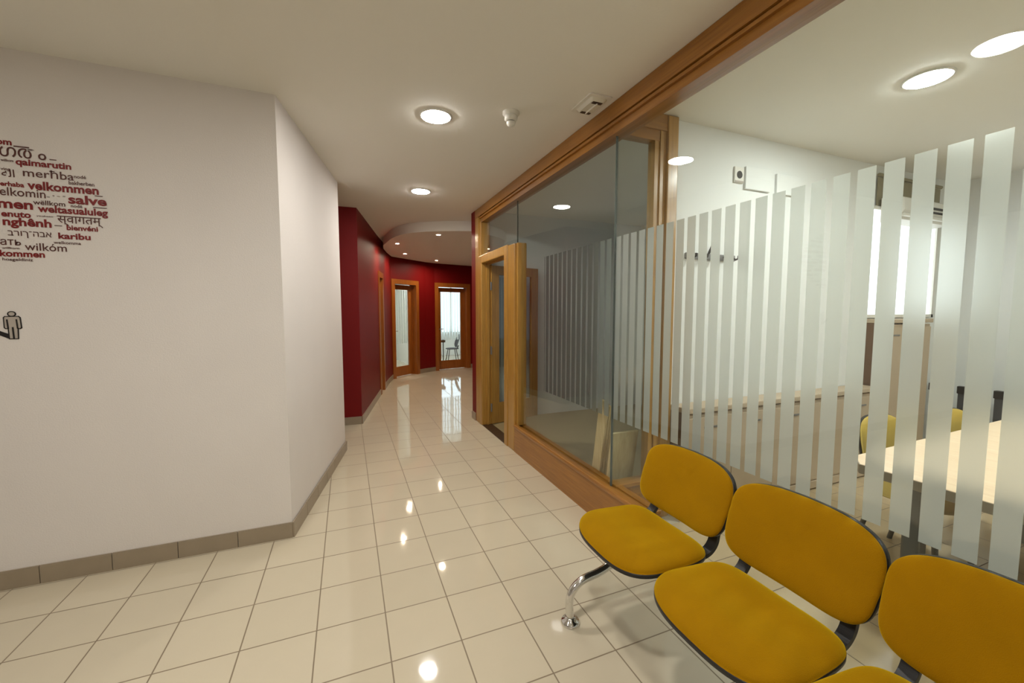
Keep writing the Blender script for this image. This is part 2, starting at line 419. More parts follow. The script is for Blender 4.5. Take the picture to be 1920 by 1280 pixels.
b.build('post', M_wood_v, w1)
b = MB(); b.box(XF+.035, 6.2, -1.45, 5.24, 0, .85); b.build('sill_panel', M_wood_y, w1)
b = MB(); b.bbox(XF, 5.94, -1.45, 5.26, .84, .95, .03); b.bbox(6.06, 6.22, -1.45, 5.24, .84, .93, .02); b.box(5.94, 6.06, -1.45, 5.24, .84, .90)
b.build('sill_bead', M_wood_y, w1)
b = MB(); b.box(5.985, 6.015, -.055, 5.40, .90, 8.60); b.build('glass_pane', M_glass, w1)
b = MB(); b.box(5.985, 6.015, 5.42, 9.1, 7.10, 8.60); b.build('transom_pane', M_glass, w1)
b = MB(); b.box(5.98, 6.02, 5.40, 5.42, 7.10, 8.58); b.box(5.975, 6.025, -.075, -.055, .90, 8.58); b.build('glass_joint', M_seal, w1)
b = MB(); film_stripes(b, 6.02, 3.40, .08, .28, .251); b.build('frosted_film', M_film, w1, fix=False)

w2 = empty('window_2', (6, -5, 0), kind='structure')
b = MB(); b.box(XF, 6.30, -15, -.12, 8.80, H-.01); b.box(5.86, 6.2, -15, -.12, 8.56, 8.80); b.box(5.80, 6.22, -15, -.12, 8.72, 8.78)
b.build('header', M_wood_y, w2)
b = MB(); b.box(5.985, 6.015, -15, -.075, 0.06, 8.60); b.build('glass_pane', M_glass, w2)
b = MB(); film_stripes(b, 6.02, -.08, -13.5, -.06); b.build('frosted_film', M_film, w2, fix=False)
b = MB(); b.box(5.93, 6.07, -15, -1.45, 0, .06); b.build('floor_channel', M_grey, w2)

# doorway into the dark glazed room, with the leaf standing open
d1 = empty('door_1', (6, 7.45, 0), kind='structure')
b = MB(); b.bbox(XF, 6.24, 5.83, 6.15, 0, DZ, .03); b.bbox(XF, 6.24, 8.77, 9.17, 0, DZ, .03)
b.bbox(XF, 6.24, 6.15, 8.77, 6.83, DZ, .03)
b.box(6.0, 6.1, 6.15, 6.21, 0, 6.83); b.box(6.0, 6.1, 8.71, 8.77, 0, 6.83); b.box(6.0, 6.1, 6.21, 8.71, 6.77, 6.83)
b.build('door_frame', M_wood_v, d1)
b = MB(); b.box(XF+.02, 6.22, 6.15, 8.77, 0, .02); b.build('threshold', M_dark, d1)
LA = Vector((6.20, 8.70)); LD = Vector((2.5, .60)).normalized(); LE = LA+LD*2.5
b = MB(); b.obox(LA, LA+LD*.38, 0, .13, .04, 6.76); b.obox(LE-LD*.38, LE, 0, .13, .04, 6.76)
b.obox(LA+LD*.38, LE-LD*.38, 0, .13, .04, .92); b.obox(LA+LD*.38, LE-LD*.38, 0, .13, 6.38, 6.76)
leaf = b.build('door_leaf', M_wood_v, d1)
b = MB(); b.obox(LA+LD*.38, LE-LD*.38, .05, .08, .92, 6.38); b.build('glass_pane', M_glass, leaf)
b = MB(); s = .38; ln = Vector((-LD.y, LD.x))
while s < 2.1:
    u = LA+LD*s+ln*.09; v = LA+LD*min(s+.15, 2.12)+ln*.09
    b.add([(u.x, u.y, 2.45), (v.x, v.y, 2.45), (v.x, v.y, 6.3), (u.x, u.y, 6.3)], [(0, 1, 2, 3)]); s += .215
b.build('frosted_film', M_film, leaf, fix=False)
for z in (.75, 3.2, 5.9):
    b = MB(); b.tube([(6.17, 8.68, z-.17), (6.17, 8.68, z+.17)], .035, 10); b.build('hinge', M_grey, leaf)

# partition between the dark room and the meeting room
w3 = empty('window_3', (6.8, -.1, 0), kind='structure')
b = MB(); b.box(6.30, 7.50, -.22, .12, 8.80, H-.01); b.box(6.20, 7.10, -.17, .07, 8.58, 8.80); b.build('header', M_wood_x, w3)
b = MB(); b.bbox(7.21, 7.50, -.26, .16, 0, H-.02, .02); b.box(7.06, 7.21, -.19, .09, .95, 8.8); b.box(6.93, 7.06, -.16, .06, .95, 8.58); b.build('post', M_wood_v, w3)
b = MB(); b.box(6.20, 7.21, -.15, .06, 0, .86); b.build('base_panel', M_wood_x, w3)
b = MB(); b.bbox(6.03, 7.21, -.21, .11, .85, .95, .02); b.build('sill_bead', M_wood_x, w3)
b = MB(); b.box(6.04, 6.95, -.065, -.035, .93, 8.62); b.build('glass_pane', M_glass, w3)
# wall between the rooms, beyond the little glazed bay
MB().box(7.50, 20.2, -.1, .1, 0, H).build('wall_partition', M_wall_b, kind='structure')
MB().box(19.67, 20.1, -15, -.1, 0, H).build('wall_meeting_back', M_wall_b, kind='structure')
MB().box(6.3, 20.1, -15.4, -15, 0, H).build('wall_meeting_end', M_wall_b, kind='structure')
M_vinyl = principled('olive_vinyl', lin(150, 134, 98), .35, var=.03, vscale=4)
MB().box(6.22, 14.5, .1, 9.5, 0, .012).build('floor_dark_room', M_vinyl, kind='structure')
w6 = empty('fill_window', (14.45, 3, 5.5), kind='structure')  # unseen window, added only to lift the light in the dark room
MB().box(14.44, 14.46, 1, 6, 3.0, 8.0).build('window_pane', M_fill, w6)
b = MB()
for y in (.9, 3.45, 6.0): b.box(14.38, 14.5, y, y+.1, 2.9, 8.1)
b.box(14.38, 14.5, .9, 6.1, 2.9, 3.0); b.box(14.38, 14.5, .9, 6.1, 8.0, 8.1); b.build('window_frame', M_white, w6)
M_floor_b = tile_floor('meeting_floor_tiles', (.56, .43, .26, 1), (.2, .14, .08, 1), rough=.12)
MB().box(6.08, 19.67, -15, -.6, 0, .008).build('floor_meeting', M_floor_b, kind='structure', origin=(0, 0, 0))
MB().box(7.52, 19.67, -.6, -.1, 0, .008).build('floor_meeting_edge', M_floor_b, kind='structure', origin=(0, 0, 0))
# dark room: back and far walls
MB().box(14.5, 14.8, .1, 9.9, 0, H).build('wall_dark_back', M_wall_b, kind='structure')
MB().box(6.30, 14.8, 9.50, 9.6, 0, H).build('wall_dark_end', M_wall_b, kind='structure')

# ------------------------------------------------------------------ ceiling lamps
def ceiling_lamp(x, y, r, label, group, mat, z=H, cat='ceiling light', name='ceiling_light', ringw=.05, drop=.03, dome=.012):
    t = empty(name, (x, y, z), label, cat, group)
    MB().lathe([(r+ringw, 0), (r+ringw, -.012), (r+ringw*.5, -.028), (r, -.028), (r, 0)], (x, y, z)).build('lamp_ring', M_ring, t)
    MB().lathe([(r, -.001), (r, -drop), (r*.9, -drop-dome), (r*.01, -drop-dome*1.5)], (x, y, z)).build('diffuser', mat, t)
    return t
g = 'round corridor ceiling lights'
ceiling_lamp(2.50, 1.75, .31, 'large round glowing ceiling light nearest the white column, left of the smoke detector', g, M_warm)
ceiling_lamp(3.13, 7.56, .31, 'round glowing corridor ceiling light farther back, just before the round lobby', g, M_warm)
ceiling_lamp(1.55, -4.1, .31, 'round ceiling light above the viewer, seen only as a reflection in the glass', g, M_warm)
ceiling_lamp(-4.0, -5.5, .31, 'round hall ceiling light above the word wall, out of direct view', g, M_warmhall)
ceiling_lamp(1.0, -10.5, .31, 'round hall ceiling light behind the viewer near the back wall', g, M_dimhall)
g = 'round meeting room ceiling lights'
ceiling_lamp(10.65, -3.12, .32, 'cool white round ceiling light directly over the meeting table', g, M_cool)
ceiling_lamp(14.6, -7.5, .32, 'cool white round meeting room light far to the right, outside the view', g, M_cool)
ceiling_lamp(8.4, -7.5, .32, 'cool white round light out of view in the meeting room, added to brighten the frosted film', g, M_cool)  # added outside the view to light the film from behind
g = 'small lobby spotlights'
for x, y, lb in ((3.3, 16.54, 'small round spotlight at the left tip of the curved soffit'), (4.24, 20.5, 'small round soffit spotlight above the left glazed lobby door'),
                 (4.91, 13.05, 'small round spotlight near the front edge of the curved soffit'), (6.9, 23.3, 'tiny round soffit spotlight farthest back, before the bright door')):
    ceiling_lamp(x, y, .10, lb, g, M_spot, z=8.68, cat='spotlight', name='spotlight', ringw=.05, drop=.006, dome=.001)
g = 'ceiling lights of the back rooms'
ceiling_lamp(9.0, 31, .35, 'round ceiling light in the bright room behind the right lobby door', g, M_cool)
ceiling_lamp(1.0, 27.5, .35, 'round ceiling light in the grey room behind the left lobby door', g, M_cool)
ceiling_lamp(3.6, 29.5, .35, 'second ceiling light added to brighten the grey room, nearer its divider wall', g, M_cool)  # extra lamp, added to brighten the room behind the left glazed door

# smoke detector
t = empty('smoke_detector', (3.98, .98, H), 'white bullet shaped smoke detector on the corridor ceiling beside the emergency light', 'smoke detector')
MB().lathe([(0.1806, 0.0000), (0.1806, -0.0468), (0.1462, -0.0702), (0.1419, -0.0780), (0.0086, -0.0780)], (3.98, .98, H)).build('mount', M_white, t)
MB().lathe([(0.1290, -0.0780), (0.1419, -0.1014), (0.1419, -0.1560), (0.1118, -0.1833), (0.0903, -0.1872)], (3.98, .98, H)).build('housing', M_white, t)
MB().lathe([(0.0774, -0.1872), (0.0774, -0.2044)], (3.98, .98, H)).build('sensing_slot', M_black, t)
MB().lathe([(0.0946, -0.2044), (0.0989, -0.2262), (0.0860, -0.2652), (0.0516, -0.2925), (0.0086, -0.2964)], (3.98, .98, H)).build('sensor_cap', M_white, t)
# emergency light
t = empty('emergency_light', (5.4, .02, H), 'recessed rectangular emergency light on the ceiling beside the wooden header', 'emergency light')
def rrect(x0, x1, y0, y1, r, n=5):
    P = []
    for cx, cy, a0 in ((x1-r, y1-r, 0), (x0+r, y1-r, PI/2), (x0+r, y0+r, PI), (x1-r, y0+r, 1.5*PI)):
        for k in range(n+1): a = a0+PI/2*k/n; P.append((cx+r*math.cos(a), cy+r*math.sin(a)))
    return P
MB().prism(rrect(5.13, 5.66, -.38, .42, .06), H-.025, H).build('frame', M_white, t)
b = MB(); P0 = rrect(5.20, 5.59, -.30, .34, .06); P1 = rrect(5.25, 5.54, -.25, .29, .05); n = len(P0)
b.add([(x, y, H-.025) for x, y in P0]+[(x, y, H-.085) for x, y in P1], [(i, (i+1) % n, n+(i+1) % n, n+i) for i in range(n)]+[list(range(n, 2*n))])
b.build('lens', M_lens, t)
MB().tube([(5.40, -.2, H-.09), (5.40, .24, H-.09)], .018, 10).build('tube', M_white, t)
MB().box(5.28, 5.5, -.24, -.16, H-.095, H-.084).build('tube_clip', M_dark, t); MB().box(5.28, 5.5, .20, .27, H-.095, H-.084).build('tube_clip', M_dark, t)

# ------------------------------------------------------------------ wall lettering
WORDS = [('om', -4.723, -4.536, 7.593, 7.667, 1), ('ഗതം', -4.697, -4.122, 7.406, 7.569, 0), ('willkom', -4.686, -4.533, 7.325, 7.369, 0), ('qaimarutin', -4.509, -3.808, 7.257, 7.395, 1), ('ving', -4.696, -4.583, 7.166, 7.226, 0), ('ﻪﻟا', -4.69, -4.534, 7.077, 7.204, 0), ('merħba', -4.43, -3.784, 7.111, 7.251, 0), ('nodé', -3.783, -3.623, 7.156, 7.213, 0), ('erhaba', -4.718, -4.427, 6.924, 7.003, 1), ('velkommen', -4.389, -3.465, 6.9, 7.049, 1), ('bakherben', -3.858, -3.518, 7.041, 7.105, 0), ('elkomin', -4.733, -4.169, 6.771, 6.909, 0), ('salve', -3.882, -3.366, 6.713, 6.87, 1), ('men', -4.772, -4.34, 6.561, 6.676, 1), ('wëllkom', -4.335, -3.925, 6.656, 6.736, 0), ('nodé', -3.853, -3.702, 6.651, 6.705, 0), ('weltasualuleg', -4.284, -3.36, 6.498, 6.659, 1), ('enuto', -4.738, -4.375, 6.422, 6.514, 1), ('yookoso', -4.306, -4.094, 6.449, 6.485, 0), ('स्वागतम्', -4.046, -3.439, 6.326, 6.497, 0), ('nghênh', -4.729, -4.122, 6.239, 6.418, 1), ('bienvéni', -3.931, -3.513, 6.256, 6.346, 1), ('ברוך־הבא', -4.679, -4.133, 6.084, 6.198, 0), ('karibu', -4.048, -3.62, 6.099, 6.207, 1), ('ать', -4.781, -4.528, 5.953, 6.051, 0), ('wilkóm', -4.485, -3.95, 5.88, 6.009, 0), ('welkomma', -4.115, -3.757, 6.01, 6.062, 0), ('willkom', -4.768, -4.553, 5.89, 5.925, 0), ('kommen', -4.8, -4.24, 5.762, 5.874, 1), ('hosgeldiniz', -4.772, -4.395, 5.679, 5.744, 0)]
BARS = [(-4.515, -4.328, 7.58, 7.597), (-4.082, -3.995, 7.425, 7.436), (-3.523, -3.417, 6.875, 6.886), (-3.556, -3.371, 6.673, 6.684), (-4.086, -3.989, 6.318, 6.327), (-4.154, -4.121, 6.796, 6.803), (-4.079, -4.059, 6.82, 6.834), (-4.02, -3.986, 6.817, 6.827), (-3.946, -3.918, 6.824, 6.835)]
b = MB()
def word(b, txt, x0, x1, z0, z1, bold, y=2.062):
    cu = bpy.data.curves.new('letters', 'FONT'); cu.body = txt; cu.size = 1; cu.resolution_u = 3
    cu.offset = .031 if bold else (.014 if z1-z0 < .085 else .006)
    ob = bpy.data.objects.new('letters', cu); COL.objects.link(ob)
    dg = bpy.context.evaluated_depsgraph_get(); me = bpy.data.meshes.new_from_object(ob.evaluated_get(dg))
    vs = [v.co.copy() for v in me.vertices]; fs = [list(p.vertices) for p in me.polygons]
    bpy.data.objects.remove(ob); bpy.data.meshes.remove(me); bpy.data.curves.remove(cu)
    if not vs: return
    ax = min(v.x for v in vs); bx = max(v.x for v in vs); ay = min(v.y for v in vs); by = max(v.y for v in vs)
    V = [(x0+(v.x-ax)/(bx-ax)*(x1-x0), y, z0+(v.y-ay)/(by-ay)*(z1-z0)) for v in vs]
    b.cur = 0 if bold else 1
    b.add(V, fs)
for w_ in WORDS: word(b, *w_)
b.cur = 1
for i, (x0, x1, z0, z1) in enumerate(BARS):
    b.cur = 2 if i >= 5 else 1
    b.box(x0, x1, 2.058, 2.068, z0, z1)
t = b.build('wall_lettering', [M_redink, M_brownink, M_faintink], origin=(-4.1, 2.066, 6.6), fix=False)
tag(t, 'round cloud of dark red welcome words in many languages on the left wall', 'wall lettering')
# pictogram of a person below the words
t = empty('person_pictogram', (-4.72, 2.066, 4.6), 'small outlined standing figure pictogram with black shadow below the welcome words', 'wall sticker')
def flat(b, pts, y, y1=2.07):
    n = len(pts); b.add([(x, y, z) for x, z in pts]+[(x, y1, z) for x, z in pts], [list(range(n)), list(range(n, 2*n))[::-1]]+[(i, n+i, n+(i+1) % n, (i+1) % n) for i in range(n)])
b = MB()
def stroke(b, pts, hw):
    for (x0, z0), (x1, z1) in zip(pts[:-1], pts[1:]):
        d = Vector((x1-x0, z1-z0)); L = d.length or 1; d /= L; n = Vector((-d.y, d.x))*hw; e = d*hw*.8
        flat(b, [(x0-e.x+n.x, z0-e.y+n.y), (x1+e.x+n.x, z1+e.y+n.y), (x1+e.x-n.x, z1+e.y-n.y), (x0-e.x-n.x, z0-e.y-n.y)], 2.056)
BODY = [(-4.806, 4.757), (-4.64, 4.759), (-4.618, 4.738), (-4.610, 4.565), (-4.622, 4.553), (-4.654, 4.553), (-4.660, 4.378), (-4.770, 4.378), (-4.776, 4.553), (-4.810, 4.553), (-4.822, 4.571), (-4.822, 4.739), (-4.806, 4.757)]
stroke(b, BODY, .0062)
stroke(b, [(-4.7195+.047*math.cos(a*PI/12), 4.801+.040*math.sin(a*PI/12)) for a in range(25)], .0058)
stroke(b, [(-4.782, 4.70), (-4.775, 4.555)], .0095); stroke(b, [(-4.666, 4.702), (-4.658, 4.555)], .0095); stroke(b, [(-4.719, 4.568), (-4.714, 4.382)], .0105)
b.build('outline', M_blackink, t)
b = MB(); flat(b, BODY[:-1], 2.062)
flat(b, [(-4.7195+.047*math.cos(a*PI/12), 4.801+.040*math.sin(a*PI/12)) for a in range(24)], 2.062)
b.build('body', M_greyink, t)
b = MB(); flat(b, [(-5.016, 4.608), (-4.873, 4.508), (-4.777, 4.46), (-4.777, 4.379), (-4.878, 4.434), (-5.021, 4.525)], 2.062); b.build('shadow', M_blackink, t)

# ------------------------------------------------------------------ three-seat waiting bench
CY = [-2.65, -4.42, -6.19]
bench = empty('waiting_bench', (4.7, -4.37, 0), 'row of mustard yellow padded seats on a black beam with chrome legs before the glass', 'bench')
def superell(a, n): 
    c, s_ = math.cos(a), math.sin(a); return (abs(c)**(2/n)*(1 if c >= 0 else -1), abs(s_)**(2/n)*(1 if s_ >= 0 else -1))
def pad(outline, place, thick, rings=14, seg=72, crown=3.2, low=0.0, scale=1.0):
    # outline(angle)->(u,v); place(u,v,w)->world; domed upper face, flat underside
    vs = []; fs = []
    for i in range(1, rings+1):
        r = (i/rings)
        for k in range(seg):
            u, v = outline(2*PI*k/seg); rr = math.sin(r*PI/2)
            w = thick*(max(0, 1-rr**crown))**(1/2.2)
            vs.append(place(u*rr*scale, v*rr*scale, w))
    nt = len(vs)
    for k in range(seg):
        u, v = outline(2*PI*k/seg); vs.append(place(u*scale, v*scale, -low))
    for k in range(seg):
        u, v = outline(2*PI*k/seg); vs.append(place(u*.94*scale, v*.94*scale, -low-.03))
    c0 = len(vs); vs.append(place(0, 0, thick)); c1 = len(vs); vs.append(place(0, 0, -low-.03))
    for i in range(rings+1):
        for k in range(seg): k2 = (k+1) % seg; fs.append((i*seg+k, i*seg+k2, (i+1)*seg+k2, (i+1)*seg+k))
    for k in range(seg):
        k2 = (k+1) % seg; fs.append((c0, k2, k)); o = (rings+1)*seg; fs.append((c1, o+k, o+k2))
    return vs, fs
for ci, cy in enumerate(CY):
    # seat: u along x (front = -1), v along y
    def so(a):
        u, v = superell(a, 5.0 if math.cos(a) > 0 else 3.0); v *= (1.0-.05*u); return u, v
    def sp(u, v, w, cy=cy):
        x = 4.61+.725*u; y = cy+.872*v
        drop = .10*max(0, -u-.35)**1.6*1.3; rise = .035*max(0, u-.3)
        z = 1.36-drop-.02*(u)+rise+.05*v*v*.6 + w*(1.0) - .028*math.exp(-((u-.15)**2+v*v)/.22)*(w > .02)
        return (x, y, z)
    vs, fs = pad(so, sp, .155, low=.0)
    st = MB().add(vs, fs, True).build('seat', M_yellow, bench, origin=(4.69, cy, 1.36))
    vs, fs = pad(so, lambda u, v, w, cy=cy: (lambda p: (p[0], p[1], p[2]-.055))(sp(u, v, 0)), .0, rings=4, low=.05, scale=1.002)
    vs = [(x, y, z+(.055 if i < 4*72 else 0)-.002) for i, (x, y, z) in enumerate(vs)]
    MB().add(vs, fs, True).build('seat_shell', M_black, st)
    # backrest: u along y, v upward, wrapped gently round the sitter
    def bo(a):
        u, v = superell(a, 4.2); u *= (1.0+.025*v); return u, v
    def bp(u, v, w, cy=cy):
        y = cy-.02+.878*u; zz = 2.055+.52*v-.05*u*u*(1 if v > 0 else .0)*1.1
        fold = .016*(math.exp(-((u+.10+.25*(v-.5))/.035)**2)-.8*math.exp(-((u+.03+.25*(v-.5))/.04)**2))*math.exp(-((v-.52)/.16)**2); w += fold*(w > .03)
        x = 5.57+.17*v-.11*u*u-.03*v*v
        nx, nz = -.97, .22
        return (x+nx*w, y, zz+nz*w*.6)
    vs, fs = pad(bo, bp, .125, rings=30, seg=120, low=.0)
    bk = MB().add(vs, fs, True).build('backrest', M_yellow, bench, origin=(5.57, cy, 2.02))
    vs = []; seg = 72; R = 5; fs = []
    for i in range(1, R+1):
        for k in range(seg): u, v = bo(2*PI*k/seg); r = i/R; vs.append(bp(u*r, v*r, .0))
    for i in range(R, 0, -1):
        for k in range(seg): u, v = bo(2*PI*k/seg); r = i/R; e = .07 if i == R else .115; vs.append(bp(u*r*1.004, v*r*1.006, -e))
    for i in range(2*R-1):
        for k in range(seg): k2 = (k+1) % seg; fs.append((i*seg+k, i*seg+k2, (i+1)*seg+k2, (i+1)*seg+k))
    o = (2*R-1)*seg; fs.append(list(range(seg))[::-1]); fs.append([o+k for k in range(seg)])
    MB().add(vs, fs, True).build('backrest_shell', M_black, bk)
    for sgn in (-1, 1):
        yb = cy+sgn*.62; P = []
        ctrl = [(4.85, 1.27), (5.16, 1.27), (5.38, 1.31), (5.50, 1.42), (5.54, 1.58), (5.58, 1.80)]
        for x, z in smooth_poly(ctrl, 5): P.append((x, yb, z))
        b = MB().ribbon(P, .072, .06, (0, 1, 0)); b.build('bracket', M_black, bench)
b = MB(); b.bbox(4.72, 4.94, -6.80, -2.0, 1.02, 1.20, .03); b.build('beam', M_black, bench)
for y in (CY[0]+.35, CY[2]+.35):
    b = MB()
    ctrl = [(3.66, .05), (3.64, .33), (3.70, .52), (3.88, .645), (4.15, .69), (4.36, .76), (4.52, .90), (4.66, 1.02), (4.83, 1.06)]
    P = [(x, y, z) for x, z in smooth_poly(ctrl, 6)]; Q = [(4.83+(4.83-x)*.76, y, z) for x, z in smooth_poly(ctrl, 6)]
    b.tube(P+Q[::-1][1:], .062, 16)
    lg = b.build('leg', M_chrome, bench)
    for x in (3.66, 5.72):
        b = MB(); b.lathe([(.145, 0), (.145, .03), (.13, .055), (.085, .07), (.08, .10), (.063, .105)], (x, y, 0), 32)
        b.build('foot_cap', M_chrome, lg)

# ------------------------------------------------------------------ meeting room furniture
TX0, TX1, TY0, TY1 = 7.98, 14.2, -6.9, -3.54
t = empty('meeting_table', ((TX0+TX1)/2, (TY0+TY1)/2, 0), 'large pale wooden meeting table behind the striped glass', 'table')
# plan outline with the clipped near corner
P = [(TX0, TY0), (TX0, -3.80), (8.34, -3.54), (TX1, -3.38), (TX1, TY0)]
MB().prism(P, 2.31, 2.45).build('tabletop', [M_table], t)
b = MB(); 
for p, q in zip(P, P[1:]+P[:1]): b.obox(p, q, 0.0, .012, 2.305, 2.445)
b.build('edge_band', M_tedge, t)
for x, y in ((8.35, -4.35), (8.35, -6.6), (13.6, -4.0), (13.6, -6.6)):
    MB().bbox(x-.11, x+.11, y-.11, y+.11, 0, 2.31, .03).build('leg', M_grey, t)
b = MB(); b.box(8.46, 13.5, -6.6, -6.5, 2.1, 2.3); b.box(8.46, 13.5, -4.3, -4.2, 2.1, 2.3); b.build('under_frame', M_grey, t)
MB().box(9.4, 13.2, -5.35, -5.25, .9, 2.25).build('modesty_panel', M_brown, t)

def meeting_chair(x, y, rot, label):
    t = empty('meeting_chair', (0, 0, 0), label, 'chair', 'yellow chairs around the meeting table')
    # local frame: front = -y
    vs, fs = pad(lambda a: superell(a, 3.2), lambda u, v, w: (.78*u, -.05+.72*v, 1.42+w), .12, rings=8, seg=36)
    MB().add(vs, fs, True).build('seat', M_olive, t)
    vs, fs = pad(lambda a: superell(a, 3.2), lambda u, v, w: (.76*u, .66+.12*v-.10*u*u-w, 2.12+.62*v), .10, rings=8, seg=36)
    bk = MB().add(vs, fs, True).build('backrest', M_olive, t)
    vs, fs = pad(lambda a: superell(a, 3.2), lambda u, v, w: (.775*u, .70+.12*v-.10*u*u+w, 2.12+.635*v), .05, rings=5, seg=36)
    MB().add(vs, fs, True).build('backrest_shell', M_black, bk)
    MB().ribbon([(0, .1, 1.36), (0, .55, 1.36), (0, .74, 1.5), (0, .76, 2.0)], .16, .05, (1, 0, 0)).build('bracket', M_black, t)
    for sx in (-1, 1):
        MB().tube([(sx*.62, -.55, 0), (sx*.62, -.5, .9), (sx*.6, -.42, 1.3), (sx*.6, -.3, 1.39), (sx*.6, .3, 1.39)], .045, 10).build('leg', M_grey, t)
        MB().tube([(sx*.70, .72, 0), (sx*.62, .5, .9), (sx*.6, .4, 1.38)], .045, 10).build('leg', M_grey, t)
    t.location = Vector((x, y, 0))*S; t.rotation_euler.z = rot; t['_o'] = [0, 0, 0]
    return t
c1 = meeting_chair(10.5, -3.5, .0, 'mustard chair tucked behind the near left end of the meeting table')
copy_tree(c1, (12.5, -3.8, 0), 'mustard chair behind the far edge of the meeting table, nearer the window', .0)

# storage units along the partition wall
def cupboard(x0, x1, z1, label, name):
    t = empty(name, ((x0+x1)/2, -.35, 0), label, 'cabinet')
    b = MB(); b.box(x0+.02, x1, -.60, -.125, .26, z1-.16); b.build('body', M_beige, t)
    MB().box(x0, x0+.02, -.62, -.125, 0, z1-.12).build('side_panel', M_brown, t)
    MB().box(x0+.02, x1, -.57, -.125, 0, .05).build('plinth_gap', M_dark, t)
    MB().bbox(x0+.02, x1, -.64, -.125, .05, .26, .015).build('plinth', M_beige, t)
    MB().bbox(x0, x1, -.68, -.125, z1-.12, z1, .015).build('top', M_beige, t)
    n = max(1, round((x1-x0)/1.6))
    for k in range(n):
        a = x0+.04+(x1-x0-.04)*k/n; c = x0+.04+(x1-x0-.04)*(k+1)/n-.02
        d = MB().bbox(a, c, -.64, -.60, .30, z1-.24, .01).build('door', M_beige, t)
        MB().box((a+c)/2-.2, (a+c)/2+.2, -.66, -.64, z1-.5, z1-.46).build('handle', M_grey, d)
    return t
cupboard(7.58, 14.85, 2.65, 'long low beige cabinet along the white meeting room wall', 'low_cabinet')
cupboard(14.9, 17.5, 4.62, 'taller beige cabinet with brown side below the bright window', 'tall_cabinet')

# window, blind, air conditioner
w4 = empty('window_4', (16.7, -.12, 6.2), kind='structure')
MB().box(14.95, 18.5, -.15, -.12, 4.75, 7.85).build('window_pane', M_day, w4)
b = MB(); b.box(14.85, 14.95, -.2, -.1, 4.65, 7.95); b.box(18.5, 18.6, -.2, -.1, 4.65, 7.95); b.box(14.85, 18.6, -.2, -.1, 4.65, 4.75); b.box(14.85, 18.6, -.2, -.1, 7.85, 7.95)
b.build('window_frame', M_white, w4)
t = empty('roller_blind', (17.7, -.25, 8.4), 'rolled beige blind above the window beside the air conditioner', 'blind')
MB().box(15.2, 18.6, -.16, -.13, 7.97, 8.80).build('fabric', M_blind, t)
MB().tube([(15.2, -.17, 8.86), (18.6, -.17, 8.86)], .05, 16).build('roller', M_blind, t)
t = empty('air_conditioner', (16.6, -.5, 7.8), 'white wall mounted air conditioner over the bright window', 'air conditioner')
P = [(-.24, 8.16), (-.60, 8.16), (-.78, 8.06), (-.80, 7.72), (-.64, 7.50), (-.24, 7.46)]
n = len(P); b = MB(); b.add([(15.25, y, z) for y, z in P]+[(18.0, y, z) for y, z in P], [list(range(n)), list(range(n, 2*n))]+[(i, (i+1) % n, n+(i+1) % n, n+i) for i in range(n)])
b.build('housing', M_white, t)
b = MB(); b.box(16.4, 17.9, -.815, -.79, 7.84, 7.90); b.box(16.4, 17.9, -.815, -.79, 7.72, 7.78); b.build('air_vent', M_black, t)
MB().bbox(15.3, 17.95, -.80, -.70, 7.56, 7.64, .01).build('louver', M_white, t)

# socket, cover plates, coat rack on the partition wall
t = empty('wall_socket', (9.53, -.12, 8.16), 'white socket plate with dark round socket high on the meeting room wall', 'socket')
MB().bbox(9.38, 9.70, -.15, -.1, 7.98, 8.36, .015).build('plate', M_white, t)
b = MB(); b.tube([(9.54, -.149, 8.17), (9.54, -.158, 8.17)], .09, 24); b.build('socket_hole', M_black, t)
MB().bbox(9.40, 9.68, -.158, -.149, 7.99, 8.03, .004).build('lower_strip', M_greyink, t)
for x0, x1, z0, z1, lb in ((9.74, 10.62, 7.86, 8.40, 'blank white cover plate immediately right of the wall socket'), (10.86, 11.75, 7.86, 8.36, 'blank white cover plate farther right, partly behind the frosted stripes')):
    o = MB().bbox(x0, x1, -.165, -.1, z0, z1, .012).build('cover_plate', M_wall_b, origin=((x0+x1)/2, -.13, (z0+z1)/2)); tag(o, lb, 'cover plate', 'blank cover plates on the wall')
t = empty('coat_rack', (8.75, -.15, 6.2), 'grey coat rail with dark hooks on the white meeting room wall', 'coat rack')
MB().bbox(7.92, 9.50, -.16, -.1, 6.07, 6.22, .02).build('rail', M_grey, t)
for x in (8.05, 8.40, 8.75, 9.10, 9.40):
    MB().tube([(x, -.15, 6.16), (x+.01, -.24, 6.10), (x+.02, -.30, 6.12), (x+.02, -.31, 6.19)], .026, 8).build('hook', M_black, t)
MB().tube([(8.62, -.15, 6.22), (8.64, -.2, 6.34), (8.66, -.22, 6.42)], .03, 8).build('hook', M_black, t)

# upright dark panels with black clamps by the back wall
for k, (x, y, hw) in enumerate(((18.7, -.33, .10), (18.7, -1.22, .30), (18.7, -2.02, .30))):
    lb = ('dark grey upright folded panel by the back wall, nearest the white wall corner', 'dark grey upright folded panel, middle one by the back wall', 'dark grey upright folded panel, rightmost seen through the clear gaps')[k]
    t = empty('upright_panel', (x, y, 0), lb, 'folded panel', 'dark folded panels by the back wall')
    MB().bbox(x-.05, x+.05, y-hw, y+hw, .25, 2.30, .02).build('board', M_dgrey, t)
    MB().bbox(x-.08, x+.08, y-hw-.02, y+hw+.02, 2.22, 2.46, .02).build('clamp', M_black, t)
    b = MB(); b.box(x-.35, x+.35, y-.04, y+.04, 0, .07); b.box(x-.04, x+.04, y-.04, y+.04, .07, .3); b.build('foot', M_black, t)

